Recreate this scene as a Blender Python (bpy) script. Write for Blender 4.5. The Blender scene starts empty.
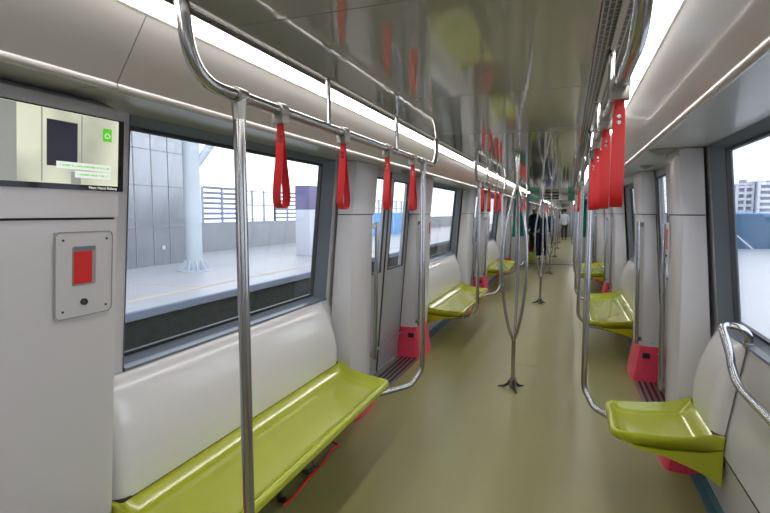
import bpy, bmesh, math, random
from mathutils import Vector, Matrix
random.seed(7)
C = bpy.context.scene.collection
PI = math.pi
H = 1.5
# ------------------------------------------------------------------ materials
def mat(name, col, rough=.5, metal=0, coat=0, spec=.5, emit=None, estr=0, bump=0, bscale=60, var=0, vscale=4, aniso=None):
    m = bpy.data.materials.new(name); m.use_nodes = True
    nt = m.node_tree; b = nt.nodes['Principled BSDF']
    b.inputs['Base Color'].default_value = (*col, 1)
    b.inputs['Roughness'].default_value = rough
    b.inputs['Metallic'].default_value = metal
    b.inputs['Coat Weight'].default_value = coat
    b.inputs['Coat Roughness'].default_value = .06
    b.inputs['Specular IOR Level'].default_value = spec
    if emit:
        b.inputs['Emission Color'].default_value = (*emit, 1); b.inputs['Emission Strength'].default_value = estr
    tc = nt.nodes.new('ShaderNodeTexCoord')
    if var:
        n = nt.nodes.new('ShaderNodeTexNoise'); n.inputs['Scale'].default_value = vscale; n.inputs['Detail'].default_value = 4
        nt.links.new(tc.outputs['Object'], n.inputs['Vector'])
        mx = nt.nodes.new('ShaderNodeMix'); mx.data_type = 'RGBA'
        mx.inputs['A'].default_value = (*[c*(1-var) for c in col], 1); mx.inputs['B'].default_value = (*[min(1, c*(1+var)) for c in col], 1)
        nt.links.new(n.outputs['Fac'], mx.inputs['Factor']); nt.links.new(mx.outputs['Result'], b.inputs['Base Color'])
    if bump:
        n = nt.nodes.new('ShaderNodeTexNoise'); n.inputs['Scale'].default_value = bscale; n.inputs['Detail'].default_value = 3
        nt.links.new(tc.outputs['Object'], n.inputs['Vector'])
        bp = nt.nodes.new('ShaderNodeBump'); bp.inputs['Strength'].default_value = bump; bp.inputs['Distance'].default_value = .01
        nt.links.new(n.outputs['Fac'], bp.inputs['Height']); nt.links.new(bp.outputs['Normal'], b.inputs['Normal'])
    return m
M = {}
M['white'] = mat('white_laminate', (.60, .585, .62), .28, coat=.25, var=.015, vscale=2)
M['shell'] = mat('seat_back_white', (.70, .685, .705), .2, coat=.5, var=.01)
M['cove'] = mat('cove_panel', (.58, .555, .54), .22, coat=.35, var=.01, vscale=1.5)
M['soffit'] = mat('soffit_panel', (.50, .50, .49), .3, coat=.2)
M['ceil'] = mat('ceiling_gloss', (.43, .42, .385), .06, coat=.4, spec=.7, bump=.012, bscale=2.5)
M['dark'] = mat('dark_rubber', (.015, .015, .017), .5)
M['gap'] = mat('gap_black', (.02, .02, .02), .8)
M['lime'] = mat('lime_seat', (.42, .46, .012), .2, coat=.6, var=.03, vscale=3)
M['steel'] = mat('brushed_steel', (.46, .46, .475), .2, metal=1)
M['steel_dark'] = mat('cast_steel', (.42, .41, .39), .38, metal=1)
M['frame'] = mat('blue_grey_frame', (.14, .17, .22), .3, coat=.3)
M['alu'] = mat('door_aluminium', (.42, .43, .46), .3, metal=.35, coat=.2)
M['red'] = mat('red_strap', (.62, .012, .018), .45, bump=.1, bscale=400)
M['redbox'] = mat('red_box', (.62, .015, .012), .35)
M['pink'] = mat('pink_kick', (.80, .05, .115), .35, coat=.2)
M['teal'] = mat('teal_strip', (.06, .15, .18), .4)
M['bracket'] = mat('grey_bracket', (.42, .40, .37), .35, metal=.4)
M['green'] = mat('green_wall', (.0, .22, .13), .35, coat=.3)
M['light'] = mat('light_diffuser', (.9, .9, .9), .4, emit=(1, .96, .92), estr=14.5)
M['black'] = mat('black_cable', (.012, .012, .014), .4)
M['plate'] = mat('plate_grey', (.56, .55, .575), .4)
M['grey'] = mat('mid_grey', (.30, .30, .30), .5)
M['roof'] = mat('roof_grey', (.3, .3, .3), .8)
M['concrete'] = mat('concrete', (.34, .35, .37), .8, var=.15, vscale=1.2, bump=.2, bscale=8)
M['platform'] = mat('platform_stone', (.36, .365, .39), .35, var=.12, vscale=.8)
M['tactile'] = mat('tactile', (.50, .40, .32), .7, bump=.3, bscale=30)
M['ballast'] = mat('ballast', (.02, .024, .021), .9, var=.95, vscale=9, bump=1, bscale=9)
M['edge'] = mat('platform_edge', (.16, .19, .25), .6, var=.15, vscale=2)
M['column'] = mat('column_paint', (.50, .55, .60), .4)
M['louver'] = mat('louver_metal', (.30, .33, .42), .5)
M['blue'] = mat('blue_hoarding', (.03, .11, .22), .5, var=.15, vscale=1)
M['purple'] = mat('purple_film', (.18, .16, .30), .5, var=.1)
M['ground'] = mat('pale_ground', (.45, .46, .50), .35, var=.12, vscale=.7, bump=.3, bscale=3)
M['tower'] = mat('tower_wall', (.30, .33, .40), .8)
M['slab'] = mat('tower_slab', (.62, .64, .72), .8)
M['skin'] = mat('skin', (.50, .30, .20), .5)
M['hair'] = mat('hair', (.012, .010, .010), .5)
M['navy'] = mat('navy_cloth', (.012, .025, .075), .8)
M['blue_cloth'] = mat('blue_cloth', (.02, .06, .20), .8)
M['white_cloth'] = mat('white_cloth', (.62, .64, .72), .8)
M['black_cloth'] = mat('black_cloth', (.02, .02, .024), .7)
M['hivis'] = mat('hivis', (.55, .70, .05), .6)
M['green_leaf'] = mat('logo_green', (.10, .70, .02), .5, emit=(.16, .75, .03), estr=.55)
M['scr_bg'] = mat('screen_picture', (.1, .1, .1), .2, emit=(.66, .66, .50), estr=.85)
M['scr_dark'] = mat('screen_dark', (.02, .02, .03), .4, emit=(.012, .012, .03), estr=.8)
M['scr_mid'] = mat('screen_mid', (.1, .1, .1), .2, emit=(.28, .29, .26), estr=.9)
M['scr_white'] = mat('screen_white', (.1, .1, .1), .2, emit=(.85, .88, .82), estr=.95)
M['gloss_black'] = mat('gloss_black', (.01, .01, .012), .12)
M['led'] = mat('led_panel', (.01, .01, .01), .2)
M['hill'] = mat('hedge_green', (.10, .20, .05), .9, var=.3, vscale=2)

# ceiling-panel facade in steel: mirror-like rows
m = mat('facade_steel', (.34, .36, .39), .25, metal=.7, var=.25, vscale=.5, bump=.08, bscale=2); M['facade'] = m
# screen picture: pale interior, brighter on the right (procedural)
nt = M['scr_bg'].node_tree; b = nt.nodes['Principled BSDF']
tc = nt.nodes.new('ShaderNodeTexCoord'); n = nt.nodes.new('ShaderNodeTexNoise'); n.inputs['Scale'].default_value = 5
cr = nt.nodes.new('ShaderNodeValToRGB'); cr.color_ramp.elements[0].position = .35; cr.color_ramp.elements[1].position = .65
cr.color_ramp.elements[0].color = (.42, .44, .35, 1); cr.color_ramp.elements[1].color = (.86, .88, .66, 1)
nt.links.new(tc.outputs['Object'], n.inputs['Vector']); nt.links.new(n.outputs['Fac'], cr.inputs['Fac']); nt.links.new(cr.outputs['Color'], b.inputs['Emission Color'])
# floor vinyl
def floor_mat():
    m = mat('floor_vinyl', (.25, .245, .15), .36, coat=.08, bump=.05, bscale=2.2)
    nt = m.node_tree; b = nt.nodes['Principled BSDF']; b.inputs['Coat Roughness'].default_value = .22
    tc = nt.nodes.new('ShaderNodeTexCoord'); mp = nt.nodes.new('ShaderNodeMapping'); mp.inputs['Scale'].default_value = (1.6, .22, 1)
    n = nt.nodes.new('ShaderNodeTexNoise'); n.inputs['Scale'].default_value = 1.5; n.inputs['Detail'].default_value = 5
    cr = nt.nodes.new('ShaderNodeValToRGB'); cr.color_ramp.elements[0].position = .3; cr.color_ramp.elements[1].position = .7
    cr.color_ramp.elements[0].color = (.235, .225, .080, 1); cr.color_ramp.elements[1].color = (.315, .30, .125, 1)
    nt.links.new(tc.outputs['Object'], mp.inputs['Vector']); nt.links.new(mp.outputs['Vector'], n.inputs['Vector'])
    nt.links.new(n.outputs['Fac'], cr.inputs['Fac']); nt.links.new(cr.outputs['Color'], b.inputs['Base Color'])
    return m
M['floor'] = floor_mat()
def catmull(pts, n=6):
    P = [Vector(p) for p in pts]; P = [P[0]*2-P[1]]+P+[P[-1]*2-P[-2]]; out = []
    for i in range(1, len(P)-2):
        for k in range(n):
            t = k/n; a, b, c, d = P[i-1], P[i], P[i+1], P[i+2]
            out.append(.5*((2*b)+(c-a)*t+(2*a-5*b+4*c-d)*t*t+(3*b-a-3*c+d)*t**3))
    out.append(P[-2]); return out
# perforated vent: rows of rounded slots with staggered joints
def vent_mat():
    m = mat('perforated_vent', (.3, .3, .28), .4)
    nt = m.node_tree; b = nt.nodes['Principled BSDF']
    tc = nt.nodes.new('ShaderNodeTexCoord'); mp = nt.nodes.new('ShaderNodeMapping'); mp.inputs['Rotation'].default_value = (0, 0, PI/2)
    br = nt.nodes.new('ShaderNodeTexBrick'); br.inputs['Scale'].default_value = 1
    br.inputs['Brick Width'].default_value = .046; br.inputs['Row Height'].default_value = .0155; br.inputs['Mortar Size'].default_value = .0024
    br.inputs['Mortar Smooth'].default_value = 0; br.offset = .5; br.squash = .6; br.squash_frequency = 3
    br.inputs['Color1'].default_value = (.006, .006, .006, 1); br.inputs['Color2'].default_value = (.006, .006, .006, 1); br.inputs['Mortar'].default_value = (.34, .32, .28, 1)
    nt.links.new(tc.outputs['Object'], mp.inputs['Vector']); nt.links.new(mp.outputs['Vector'], br.inputs['Vector']); nt.links.new(br.outputs['Color'], b.inputs['Base Color'])
    return m
M['vent'] = vent_mat()
def glass_mat():
    m = bpy.data.materials.new('window_glass'); m.use_nodes = True; nt = m.node_tree; nt.nodes.clear()
    o = nt.nodes.new('ShaderNodeOutputMaterial'); t = nt.nodes.new('ShaderNodeBsdfTransparent'); t.inputs['Color'].default_value = (.90, .92, .94, 1)
    g = nt.nodes.new('ShaderNodeBsdfGlossy'); g.inputs['Roughness'].default_value = .02
    f = nt.nodes.new('ShaderNodeFresnel'); ge = nt.nodes.new('ShaderNodeNewGeometry'); ma = nt.nodes.new('ShaderNodeMath'); ma.operation = 'MULTIPLY_ADD'; ma.inputs[1].default_value = -.531; ma.inputs[2].default_value = 1.30
    nt.links.new(ge.outputs['Backfacing'], ma.inputs[0]); nt.links.new(ma.outputs[0], f.inputs['IOR']); mx = nt.nodes.new('ShaderNodeMixShader')
    nt.links.new(f.outputs['Fac'], mx.inputs['Fac']); nt.links.new(t.outputs['BSDF'], mx.inputs[1]); nt.links.new(g.outputs['BSDF'], mx.inputs[2]); nt.links.new(mx.outputs['Shader'], o.inputs['Surface'])
    return m
M['glass'] = glass_mat()

# ------------------------------------------------------------------ geometry helpers
class MB:
    def __init__(s): s.v = []; s.f = []
    def add(s, vs, fs):
        n = len(s.v); s.v += [tuple(v) for v in vs]; s.f += [tuple(i+n for i in f) for f in fs]; return s
    def box(s, x0, x1, y0, y1, z0, z1):
        if x0 > x1: x0, x1 = x1, x0
        if y0 > y1: y0, y1 = y1, y0
        return s.add([(x0,y0,z0),(x1,y0,z0),(x1,y1,z0),(x0,y1,z0),(x0,y0,z1),(x1,y0,z1),(x1,y1,z1),(x0,y1,z1)],
                     [(0,3,2,1),(4,5,6,7),(0,1,5,4),(1,2,6,5),(2,3,7,6),(3,0,4,7)])
    def loft(s, secs, closed=True, caps=True):
        n = len(secs[0]); vs = [p for c in secs for p in c]; fs = []
        for i in range(len(secs)-1):
            for j in range(n if closed else n-1):
                a = i*n+j; b_ = i*n+(j+1) % n; fs.append((a, b_, b_+n, a+n))
        if caps and closed:
            fs.append(tuple(range(n))[::-1]); fs.append(tuple((len(secs)-1)*n+k for k in range(n)))
        return s.add(vs, fs)
    def tube(s, pts, r, n=10, caps=True, rads=None):
        pts = [Vector(p) for p in pts]; secs = []; prev = None
        for i, p in enumerate(pts):
            t = ((pts[min(i+1, len(pts)-1)]-p).normalized()+(p-pts[max(i-1, 0)]).normalized())
            if t.length < 1e-6: t = Vector((0, 0, 1))
            t.normalize()
            if prev is None:
                u = t.orthogonal().normalized()
            else:
                u = (prev - t*prev.dot(t)).normalized()
            prev = u; w = t.cross(u); rr = rads[i] if rads else r
            secs.append([p+(u*math.cos(2*PI*k/n)+w*math.sin(2*PI*k/n))*rr for k in range(n)])
        return s.loft(secs, True, caps)
    def lathe(s, prof, c=(0, 0, 0), n=20):
        secs = [[(c[0]+r*math.cos(2*PI*k/n), c[1]+r*math.sin(2*PI*k/n), c[2]+z) for k in range(n)] for r, z in prof]
        return s.loft(secs)
    def build(s, name, m, parent=None, bevel=0, ang=35, seg=2):
        me = bpy.data.meshes.new(name); me.from_pydata(s.v, [], s.f); me.update()
        bm = bmesh.new(); bm.from_mesh(me); bmesh.ops.recalc_face_normals(bm, faces=bm.faces)
        if bevel:
            es = [e for e in bm.edges if len(e.link_faces) == 2 and e.calc_face_angle(0) > math.radians(30)]
            bmesh.ops.bevel(bm, geom=es, offset=bevel, segments=seg, profile=.6, affect='EDGES', clamp_overlap=True)
        for f in bm.faces: f.smooth = True
        bm.to_mesh(me); bm.free(); me.set_sharp_from_angle(angle=math.radians(ang))
        o = bpy.data.objects.new(name, me); C.objects.link(o); me.materials.append(M[m] if isinstance(m, str) else m)
        if parent: o.parent = parent
        return o
def fillet(pts, r, n=8):
    P = [Vector(p) for p in pts]; out = [P[0]]
    for i in range(1, len(P)-1):
        ri = r[i-1] if isinstance(r, (list, tuple)) else r
        a = (P[i-1]-P[i]); b = (P[i+1]-P[i]); la, lb = a.length, b.length; a.normalize(); b.normalize()
        th = a.angle(b)
        if th > PI-.02: out.append(P[i]); continue
        d = min(ri/math.tan(th/2), la*.49 if i > 1 else la*.98, lb*.49 if i < len(P)-2 else lb*.98)
        p0 = P[i]+a*d; p1 = P[i]+b*d
        for k in range(n+1):
            t = k/n; out.append(p0*(1-t)**2+P[i]*2*t*(1-t)+p1*t*t)
    out.append(P[-1]); return out
def tag(o, label=None, cat=None, group=None, kind=None):
    if label: o['label'] = label
    if cat: o['category'] = cat
    if group: o['group'] = group
    if kind: o['kind'] = kind
    return o
def thing(name, loc=(0, 0, 0), label=None, cat=None, group=None, kind=None, rz=0):
    o = bpy.data.objects.new(name, None); o.empty_display_size = .1; C.objects.link(o); o.location = loc; o.rotation_euler = (0, 0, rz)
    return tag(o, label, cat, group, kind)
def copy_tree(o, parent=None):
    c = o.copy(); C.objects.link(c)
    if parent: c.parent = parent
    for ch in list(o.children): copy_tree(ch, c)
    return c
def struct(o, label=None): o['kind'] = 'structure'; return o
ORD = ['nearest', 'second', 'third', 'fourth', 'fifth', 'sixth', 'seventh', 'eighth', 'ninth', 'tenth']
SIDE = {-1: 'left', 1: 'right'}

# ------------------------------------------------------------------ layout (metres; +Y runs down the train, camera at y=0)
P = 4.3
CAR1 = [-4.34, -.04, 4.26, 8.56, 12.86]          # door centres
CAR2 = [17.9, 22.2, 26.5, 30.8]
YB, YG0, YG1, YE = -3.6, 14.75, 16.1, 33.6      # back wall, gangway, far end
def xw(z): return 1.20-.095*(z-.89) if z > .89 else 1.20
def xp(z): return 1.0-(.085 if z > 1.5 else .022)*(z-1.5)     # pillar face
def xc(z): return 1.0-.085*(z-1.5)     # cabinet face
def strip(pts, y0, y1, sx):      # extrude an open cross-section (x,z) of a sheet with thickness as closed polygon
    return [[(sx*x, y, z) for x, z in pts] for y in (y0, y1)]

# ------------------------------------------------------------------ floor
def build_floor():
    mb = MB().box(-1.3, 1.3, YB, YG0-.02, -.12, 0).box(-1.3, 1.3, YG1+.02, YE, -.12, 0).box(-1.0, 1.0, YG0+.02, YG1-.02, -.12, 0)
    return struct(mb.build('floor', 'floor'))
build_floor()
tr = struct(MB().box(-1.0, 1.0, YG0-.02, YG0+.02, -.1, .004).box(-1.0, 1.0, YG1-.02, YG1+.02, -.1, .004).build('trim_1', 'grey'))
struct(MB().box(-.98, .98, 15.25, 15.47, -.05, .006).build('trim_100', 'dark'))
# welded joint lines of the vinyl around the poles
jl = MB()
for d in CAR1[1:]+CAR2:
    for x in (-.13, .18): jl.box(x-.002, x+.002, d-.05, d+.75, -.01, .0012)
    jl.box(-.13, .18, d+.748, d+.752, -.01, .0012)
struct(jl.build('trim_2', 'grey'))
# ------------------------------------------------------------------ ceiling
mb = MB()
ys = [YB]+[1.21+1.03*k for k in range(-4, 13)]+[YG0]
for a, b_ in zip(ys[:-1], ys[1:]):
    if b_-a > .02: mb.box(-.47, .47, a+.002, b_-.002, 2.016, 2.05)
ys = [YG1]+[17.3+1.03*k for k in range(16)]+[YE]
for a, b_ in zip(ys[:-1], ys[1:]):
    if b_-a > .02: mb.box(-.47, .47, a+.002, b_-.002, 2.016, 2.05)
mb.box(-.9, .9, YG0, YG1, 2.03, 2.06)
ceil = struct(mb.build('ceiling', 'ceil'))
mb = MB().box(-1.36, 1.36, YB, YE, 2.12, 2.2).box(-.6, .6, YB, YE, 2.075, 2.12)
rf = struct(mb.build('trim_3', 'roof'))

tn = [3]
def trim(mb, m, **k):
    tn[0] += 1; return struct(mb.build('trim_%d' % tn[0], m, **k))
for sx in (-1, 1):
    for (a, b_) in ((YB, YG0), (YG1, YE)):
        # vent channel
        mb = MB().loft(strip([(.476, 2.052), (.598, 2.060), (.598, 2.066), (.476, 2.066)], a, b_, sx)); trim(mb, 'vent')
        mb = MB().loft(strip([(.524, 2.044), (.540, 2.045), (.540, 2.060), (.524, 2.060)], a, b_, sx)); trim(mb, 'bracket')
        mb = MB().loft(strip([(.662, 2.0315), (.668, 2.026), (.672, 2.035), (.666, 2.06), (.66, 2.06)], a, b_, sx)); trim(mb, 'cove')
    # cove panels, split at the seams
    prof = [(.668, 2.027), (.7255, 1.9435), (.783, 1.860), (.780, 1.854), (.780, 1.848), (.784, 1.842), (.790, 1.839), (.797, 1.839), (.804, 1.843), (.808, 1.850), (.809, 1.86),
            (.80, 1.90), (.76, 1.97), (.70, 2.05), (.675, 2.05)]
    sof = [(.812, 1.858), (1.0, 1.860), (1.14, 1.862), (1.25, 1.865), (1.25, 1.885), (.80, 1.885)]
    for (a, b_, seams) in ((YB, YG0-.5, [1.085-4.3, 1.085, 5.385, 9.685]), (YG1+.5, YE, [18.9, 23.2, 27.5, 31.8])):
        e = [a]+[q for q in seams if a < q < b_]+[b_]
        for p, q in zip(e[:-1], e[1:]):
            trim(MB().loft(strip(prof, p+.002, q-.002, sx)), 'cove', ang=50)
            trim(MB().loft(strip(sof, p+.002, q-.002, sx)), 'soffit')
        trim(MB().loft(strip([(.70, 2.06), (.83, 1.90), (1.25, 1.89), (1.3, 1.95), (1.3, 2.1), (.7, 2.1)], a, b_, sx)), 'gap')
# strip lights
li = 0
for sx in (-1, 1):
    for (a, b_, w) in ((YB, YG0-.5, 'near car'), (YG1+.5, YE, 'far car')):
        t = thing('strip_light', (sx*.63, a, 2.03), 'long white strip light above the %s windows of the %s' % (SIDE[sx], w), 'light', 'continuous strip lights along the ceiling')
        MB().loft([[(sx*x-sx*.63, y-a, z-2.03) for x, z in [(.601, 2.056), (.659, 2.031), (.661, 2.04), (.603, 2.066)]] for y in (a, b_)]).build('diffuser', 'light', t)
        MB().loft([[(sx*x-sx*.63, y-a, z-2.03) for x, z in [(.596, 2.052), (.601, 2.052), (.604, 2.068), (.663, 2.042), (.665, 2.05), (.6, 2.075)]] for y in (a, b_)]).build('housing', 'bracket', t)

# ------------------------------------------------------------------ walls with openings
def wall(sx, car, ya, yb):
    low = [(1.20, .89), (1.16, .62), (1.135, .45), (1.130, .358), (1.138, .350), (1.165, 0), (1.27, 0), (1.25, .89)]
    mb = MB(); segs = []; y = ya
    for d in car:
        if d-.62 > y: segs.append((y, d-.62))
        y = d+.62
    segs.append((y, yb))
    for a, b_ in segs:
        a = max(a, ya); b_ = min(b_, yb)
        if b_-a < .05: continue
        mb.loft(strip(low, a, b_, sx))
        # piers either side of the window
        L = b_-a
        if L > 2:
            wa, wb = (a+.85, b_-.49)
            for p, q in ((a, wa), (wb, b_)):
                mb.loft([[(sx*xw(.89), y_, .89), (sx*xw(1.9), y_, 1.9), (sx*(xw(1.9)+.045), y_, 1.9), (sx*(xw(.89)+.045), y_, .89)] for y_ in (p, q)])
        else:
            mb.loft([[(sx*xw(.89), y_, .89), (sx*xw(1.9), y_, 1.9), (sx*(xw(1.9)+.045), y_, 1.9), (sx*(xw(.89)+.045), y_, .89)] for y_ in (a, b_)])
    for d in car:   # sealed head and step under each doorway
        mb.box(sx*1.17, sx*1.33, d-.62, d+.62, 1.87, 2.0).box(sx*1.3, sx*1.36, d-.62, d+.62, -.1, .03)
    return mb, segs
wn = [0]
segs_all = {}
for sx, nm in ((-1, 'left'), (1, 'right')):
    mb1, s1 = wall(sx, CAR1, YB, YG0-.02); mb2, s2 = wall(sx, CAR2, YG1+.02, YE)
    mb1.add(mb2.v, mb2.f); segs_all[sx] = (s1, s2)
    struct(mb1.build('wall_'+nm, 'white'))
    # teal coving at the floor edge and lower panel seam
    mb = MB(); ms = MB()
    for a, b_ in s1+s2:
        mb.loft(strip([(1.105, .0), (1.108, .006), (1.15, .010), (1.155, .05), (1.17, .05), (1.165, 0)], a, b_, sx))
        ms.loft(strip([(1.128, .351), (1.128, .356), (1.14, .356), (1.14, .351)], a, b_, sx))
    o = struct(mb.build('baseboard_'+nm, 'teal')); trim(ms, 'gap')
struct(MB().box(-1.36, 1.36, YB-.1, YB, -.1, 2.2).build('wall_back', 'white'))
struct(MB().box(-1.36, 1.36, YE, YE+.1, -.1, 2.2).build('wall_front', 'roof'))
ed = struct(MB().box(-.42, .42, YE-.05, YE-.002, 0, 1.93).build('door_99', 'grey'))
MB().box(-.26, .26, YE-.06, YE-.051, .95, 1.75).build('glass', 'gloss_black', ed)
MB().box(.3, .33, YE-.09, YE-.051, .9, 1.1).build('handle', 'steel', ed)
# windows
def window(sx, y0, y1):
    wn[0] += 1; yc = (y0+y1)/2
    t = thing('window_%d' % wn[0], (sx*1.2, yc, .89), kind='structure')
    L = lambda x, y, z: (sx*x-sx*1.2, y-yc, z-.89)
    zt = 1.86; zb = .89; d = .045; g0, g1, gb, gt = y0+.03, y1-.10, .93, 1.828
    # splayed blue-grey frame, opening into the recessed glass
    mb = MB()
    outer = [(xw(zb)-.006, y0, zb), (xw(zb)-.006, y1, zb), (xw(zt)-.004, y1, zt), (xw(zt)-.004, y0, zt)]
    inner = [(xw(gb)+d, g0, gb), (xw(gb)+d, g1, gb), (xw(gt)+d, g1, gt), (xw(gt)+d, g0, gt)]
    back = [(x+.03, y, z) for x, y, z in inner]; ob = [(x+.055, y, z) for x, y, z in outer]
    vs = [L(*p) for p in outer+inner+back+ob]; fs = []
    for k in range(4):
        j = (k+1) % 4
        for a in (0, 4, 8): fs.append((a+k, a+j, a+4+j, a+4+k))
        fs.append((12+k, 12+j, j, k))
    mb.add(vs, fs).build('window_frame', 'frame', t, ang=20)
    # sill lip
    MB().loft([[L(1.186, y, .885), L(1.182, y, .900), L(1.21, y, .908), L(1.21, y, .885)] for y in (y0, y1)]).build('sill_lip', 'frame', t)
    gw = .014; mb = MB()
    for (ya, yb, za, zb_) in ((g0, g1, gb, gb+gw), (g0, g1, gt-gw, gt), (g0, g0+gw, gb+gw, gt-gw), (g1-gw, g1, gb+gw, gt-gw)):
        mb.loft([[L(xw(z)+d-.004, y, z), L(xw(z)+d+.02, y, z)] [::1] + [L(xw(z2)+d+.02, y, z2), L(xw(z2)+d-.004, y, z2)] for y in (ya, yb) for z, z2 in ((za, zb_),)])
    mb.build('gasket', 'dark', t)
    MB().loft([[L(xw(gb)+d+.006, y, gb+.002), L(xw(gb)+d+.012, y, gb+.002), L(xw(gt)+d+.012, y, gt-.002), L(xw(gt)+d+.006, y, gt-.002)] for y in (g0+.002, g1-.002)]).build('glass', 'glass', t)
for sx in (-1, 1):
    for seg in segs_all[sx]:
        for a, b_ in seg:
            if b_-a > 2: window(sx, a+.85, b_-.49)
# doors
def door(sx, d, n):
    t = thing('door_%d' % n, (sx*1.2, d, 0), kind='structure')
    L = lambda x, y, z: (sx*x-sx*1.2, y-d, z)
    dx = lambda z: 1.2-.08*(z-.5)
    for s in (-1, 1):
        y0, y1 = sorted((d+s*.012, d+s*.615)); z0, z1 = .02, 1.87; ga, gb_, gz0, gz1 = y0+.075, y1-.075, .97, 1.80
        mb = MB()
        def slab(ya, yb, za, zb_):
            mb.loft([[L(dx(za), y, za), L(dx(za)+.04, y, za), L(dx(zb_)+.04, y, zb_), L(dx(zb_), y, zb_)] for y in (ya, yb)])
        slab(y0, y1, z0, gz0); slab(y0, y1, gz1, z1); slab(y0, ga, gz0, gz1); slab(gb_, y1, gz0, gz1)
        lf = mb.build('door_leaf', 'alu', t)
        MB().loft([[L(dx(gz0)+.016, y, gz0), L(dx(gz0)+.022, y, gz0), L(dx(gz1)+.022, y, gz1), L(dx(gz1)+.016, y, gz1)] for y in (ga, gb_)]).build('glass', 'glass', lf)
        mb = MB()
        for ya, yb, za, zb_ in ((ga, gb_, gz0, gz0+.014), (ga, gb_, gz1-.014, gz1), (ga, ga+.014, gz0, gz1), (gb_-.014, gb_, gz0, gz1)):
            mb.loft([[L(dx(za)-.003, y, za), L(dx(za)+.012, y, za), L(dx(zb_)+.012, y, zb_), L(dx(zb_)-.003, y, zb_)] for y in (ya, yb)])
        mb.build('gasket', 'dark', lf)
    MB().loft([[L(dx(z)-.006, d-.011, z), L(dx(z)+.03, d-.011, z), L(dx(z)+.03, d+.011, z), L(dx(z)-.006, d+.011, z)] for z in (.02, 1.87)]).build('centre_seal', 'dark', t)
    for s in (-1, 1):
        MB().loft([[L(dx(z)-.006, d+s*.616, z), L(dx(z)+.04, d+s*.616, z), L(dx(z)+.04, d+s*.635, z), L(dx(z)-.006, d+s*.635, z)] for z in (.02, 1.87)]).build('side_seal', 'dark', t)
    MB().tube([L(1.185, d-.6, .27), L(1.185, d+.6, .27)], .009, 8).build('guide_rail', 'steel_dark', t)
    th = MB().box(*sorted((sx*1.0-sx*1.2, sx*1.235-sx*1.2)), -.6, .6, .0, .006).build('threshold', 'steel_dark', t)
    mb = MB()
    for x in (1.03, 1.075, 1.12, 1.165): mb.box(*sorted((sx*(x-1.2), sx*(x-1.2+.02))), -.6, .6, .006, .009)
    mb.build('groove_strip', 'dark', th)
    # header behind the soffit edge
    MB().box(*sorted((0, sx*.05)), -.62, .62, 1.855, 1.875).build('header_seal', 'dark', t)
dn = 0
for sx in (-1, 1):
    for d in CAR1+CAR2: dn += 1; door(sx, d, dn)

# ------------------------------------------------------------------ door pillars
def pillar(sx, sy):
    t = thing('door_pillar', (0, 0, 0))
    x0 = 1.05; y00 = .84
    dxp = lambda z: 1.197-.08*(z-.5)
    def loop(pts, z): return [(sx*(x+(xp(z)-1.0)-x0) if x < 1.15 else sx*(dxp(z)-x0), sy*(y-y00), z) for x, y in pts]
    up = [(1.17, .60), (1.05, .60), (1.018, .612), (1.0, .645), (.992, .84), (.997, 1.02), (1.005, 1.05), (1.035, 1.06), (1.17, 1.06)]
    lo = [(1.17, .62), (1.08, .622), (1.032, .636), (1.005, .68), (.997, .80), (.995, .92), (1.0, 1.03), (1.01, 1.05), (1.04, 1.06), (1.17, 1.06)]
    pk = [(1.17, .615), (1.05, .618), (1.01, .636), (.995, .70), (.985, .80), (.985, .93), (.995, 1.03), (1.01, 1.055), (1.04, 1.065), (1.17, 1.065)]
    MB().loft([loop(up, 1.492), loop(up, 1.856)]).build('upper_cover', 'white', t, ang=40)
    MB().loft([loop([(x+.012, y) if x < 1.1 else (x, y) for x, y in up], z) for z in (1.485, 1.492)]).build('shadow_gap', 'gap', t)
    body = MB().loft([loop(lo, .322 if sy > 0 else .20), loop(lo, .9), loop(lo, 1.485)]).build('lower_cover', 'white', t, ang=40)
    def loopk(off, z): return [(sx*(x+off-x0) if x < 1.15 else sx*(dxp(z)-x0), sy*(y-y00), z) for x, y in pk]
    k = MB().loft([loopk(-.012, .0), loopk(-.006, .05), loopk(.034, .322 if sy > 0 else .20)]).build('kick_plate', 'pink', t, ang=40)
    MB().box(*sorted((sx*(1.06-x0), sx*(1.12-x0))), *sorted((sy*(.606-y00), sy*(.63-y00))), .215, .262).build('guide_block', 'dark', k)
    for z in (.12, .30): MB().lathe([(.006, -.004), (.006, .004)], (sx*(1.07-x0), sy*(.622-y00), z), 8).build('screw', 'dark', k)
    # long grab handle on two brackets
    hx = lambda z: sx*(xp(z)-.045+.03-x0)
    pts = [(hx(z), sy*(.625-y00), z) for z in (1.43, 1.0, .34)]
    h = MB().tube(pts, .0155, 12).build('grab_handle', 'steel', t)
    for z in (1.40, .38):
        MB().loft([[(hx(z)-.004*sx, sy*(.617-y00), z-.018), (hx(z)+.07*sx, sy*(.66-y00), z-.018), (hx(z)+.07*sx, sy*(.66-y00), z+.018), (hx(z)-.004*sx, sy*(.617-y00), z+.018)],
                   [(hx(z)-.004*sx, sy*(.633-y00), z-.018), (hx(z)+.06*sx, sy*(.69-y00), z-.018), (hx(z)+.06*sx, sy*(.69-y00), z+.018), (hx(z)-.004*sx, sy*(.633-y00), z+.018)]]).build('bracket', 'steel_dark', h)
    return t, (x0, y00)
protos = {}
for sx in (-1, 1):
    for sy in (-1, 1): protos[(sx, sy)] = pillar(sx, sy)[0]
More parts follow.
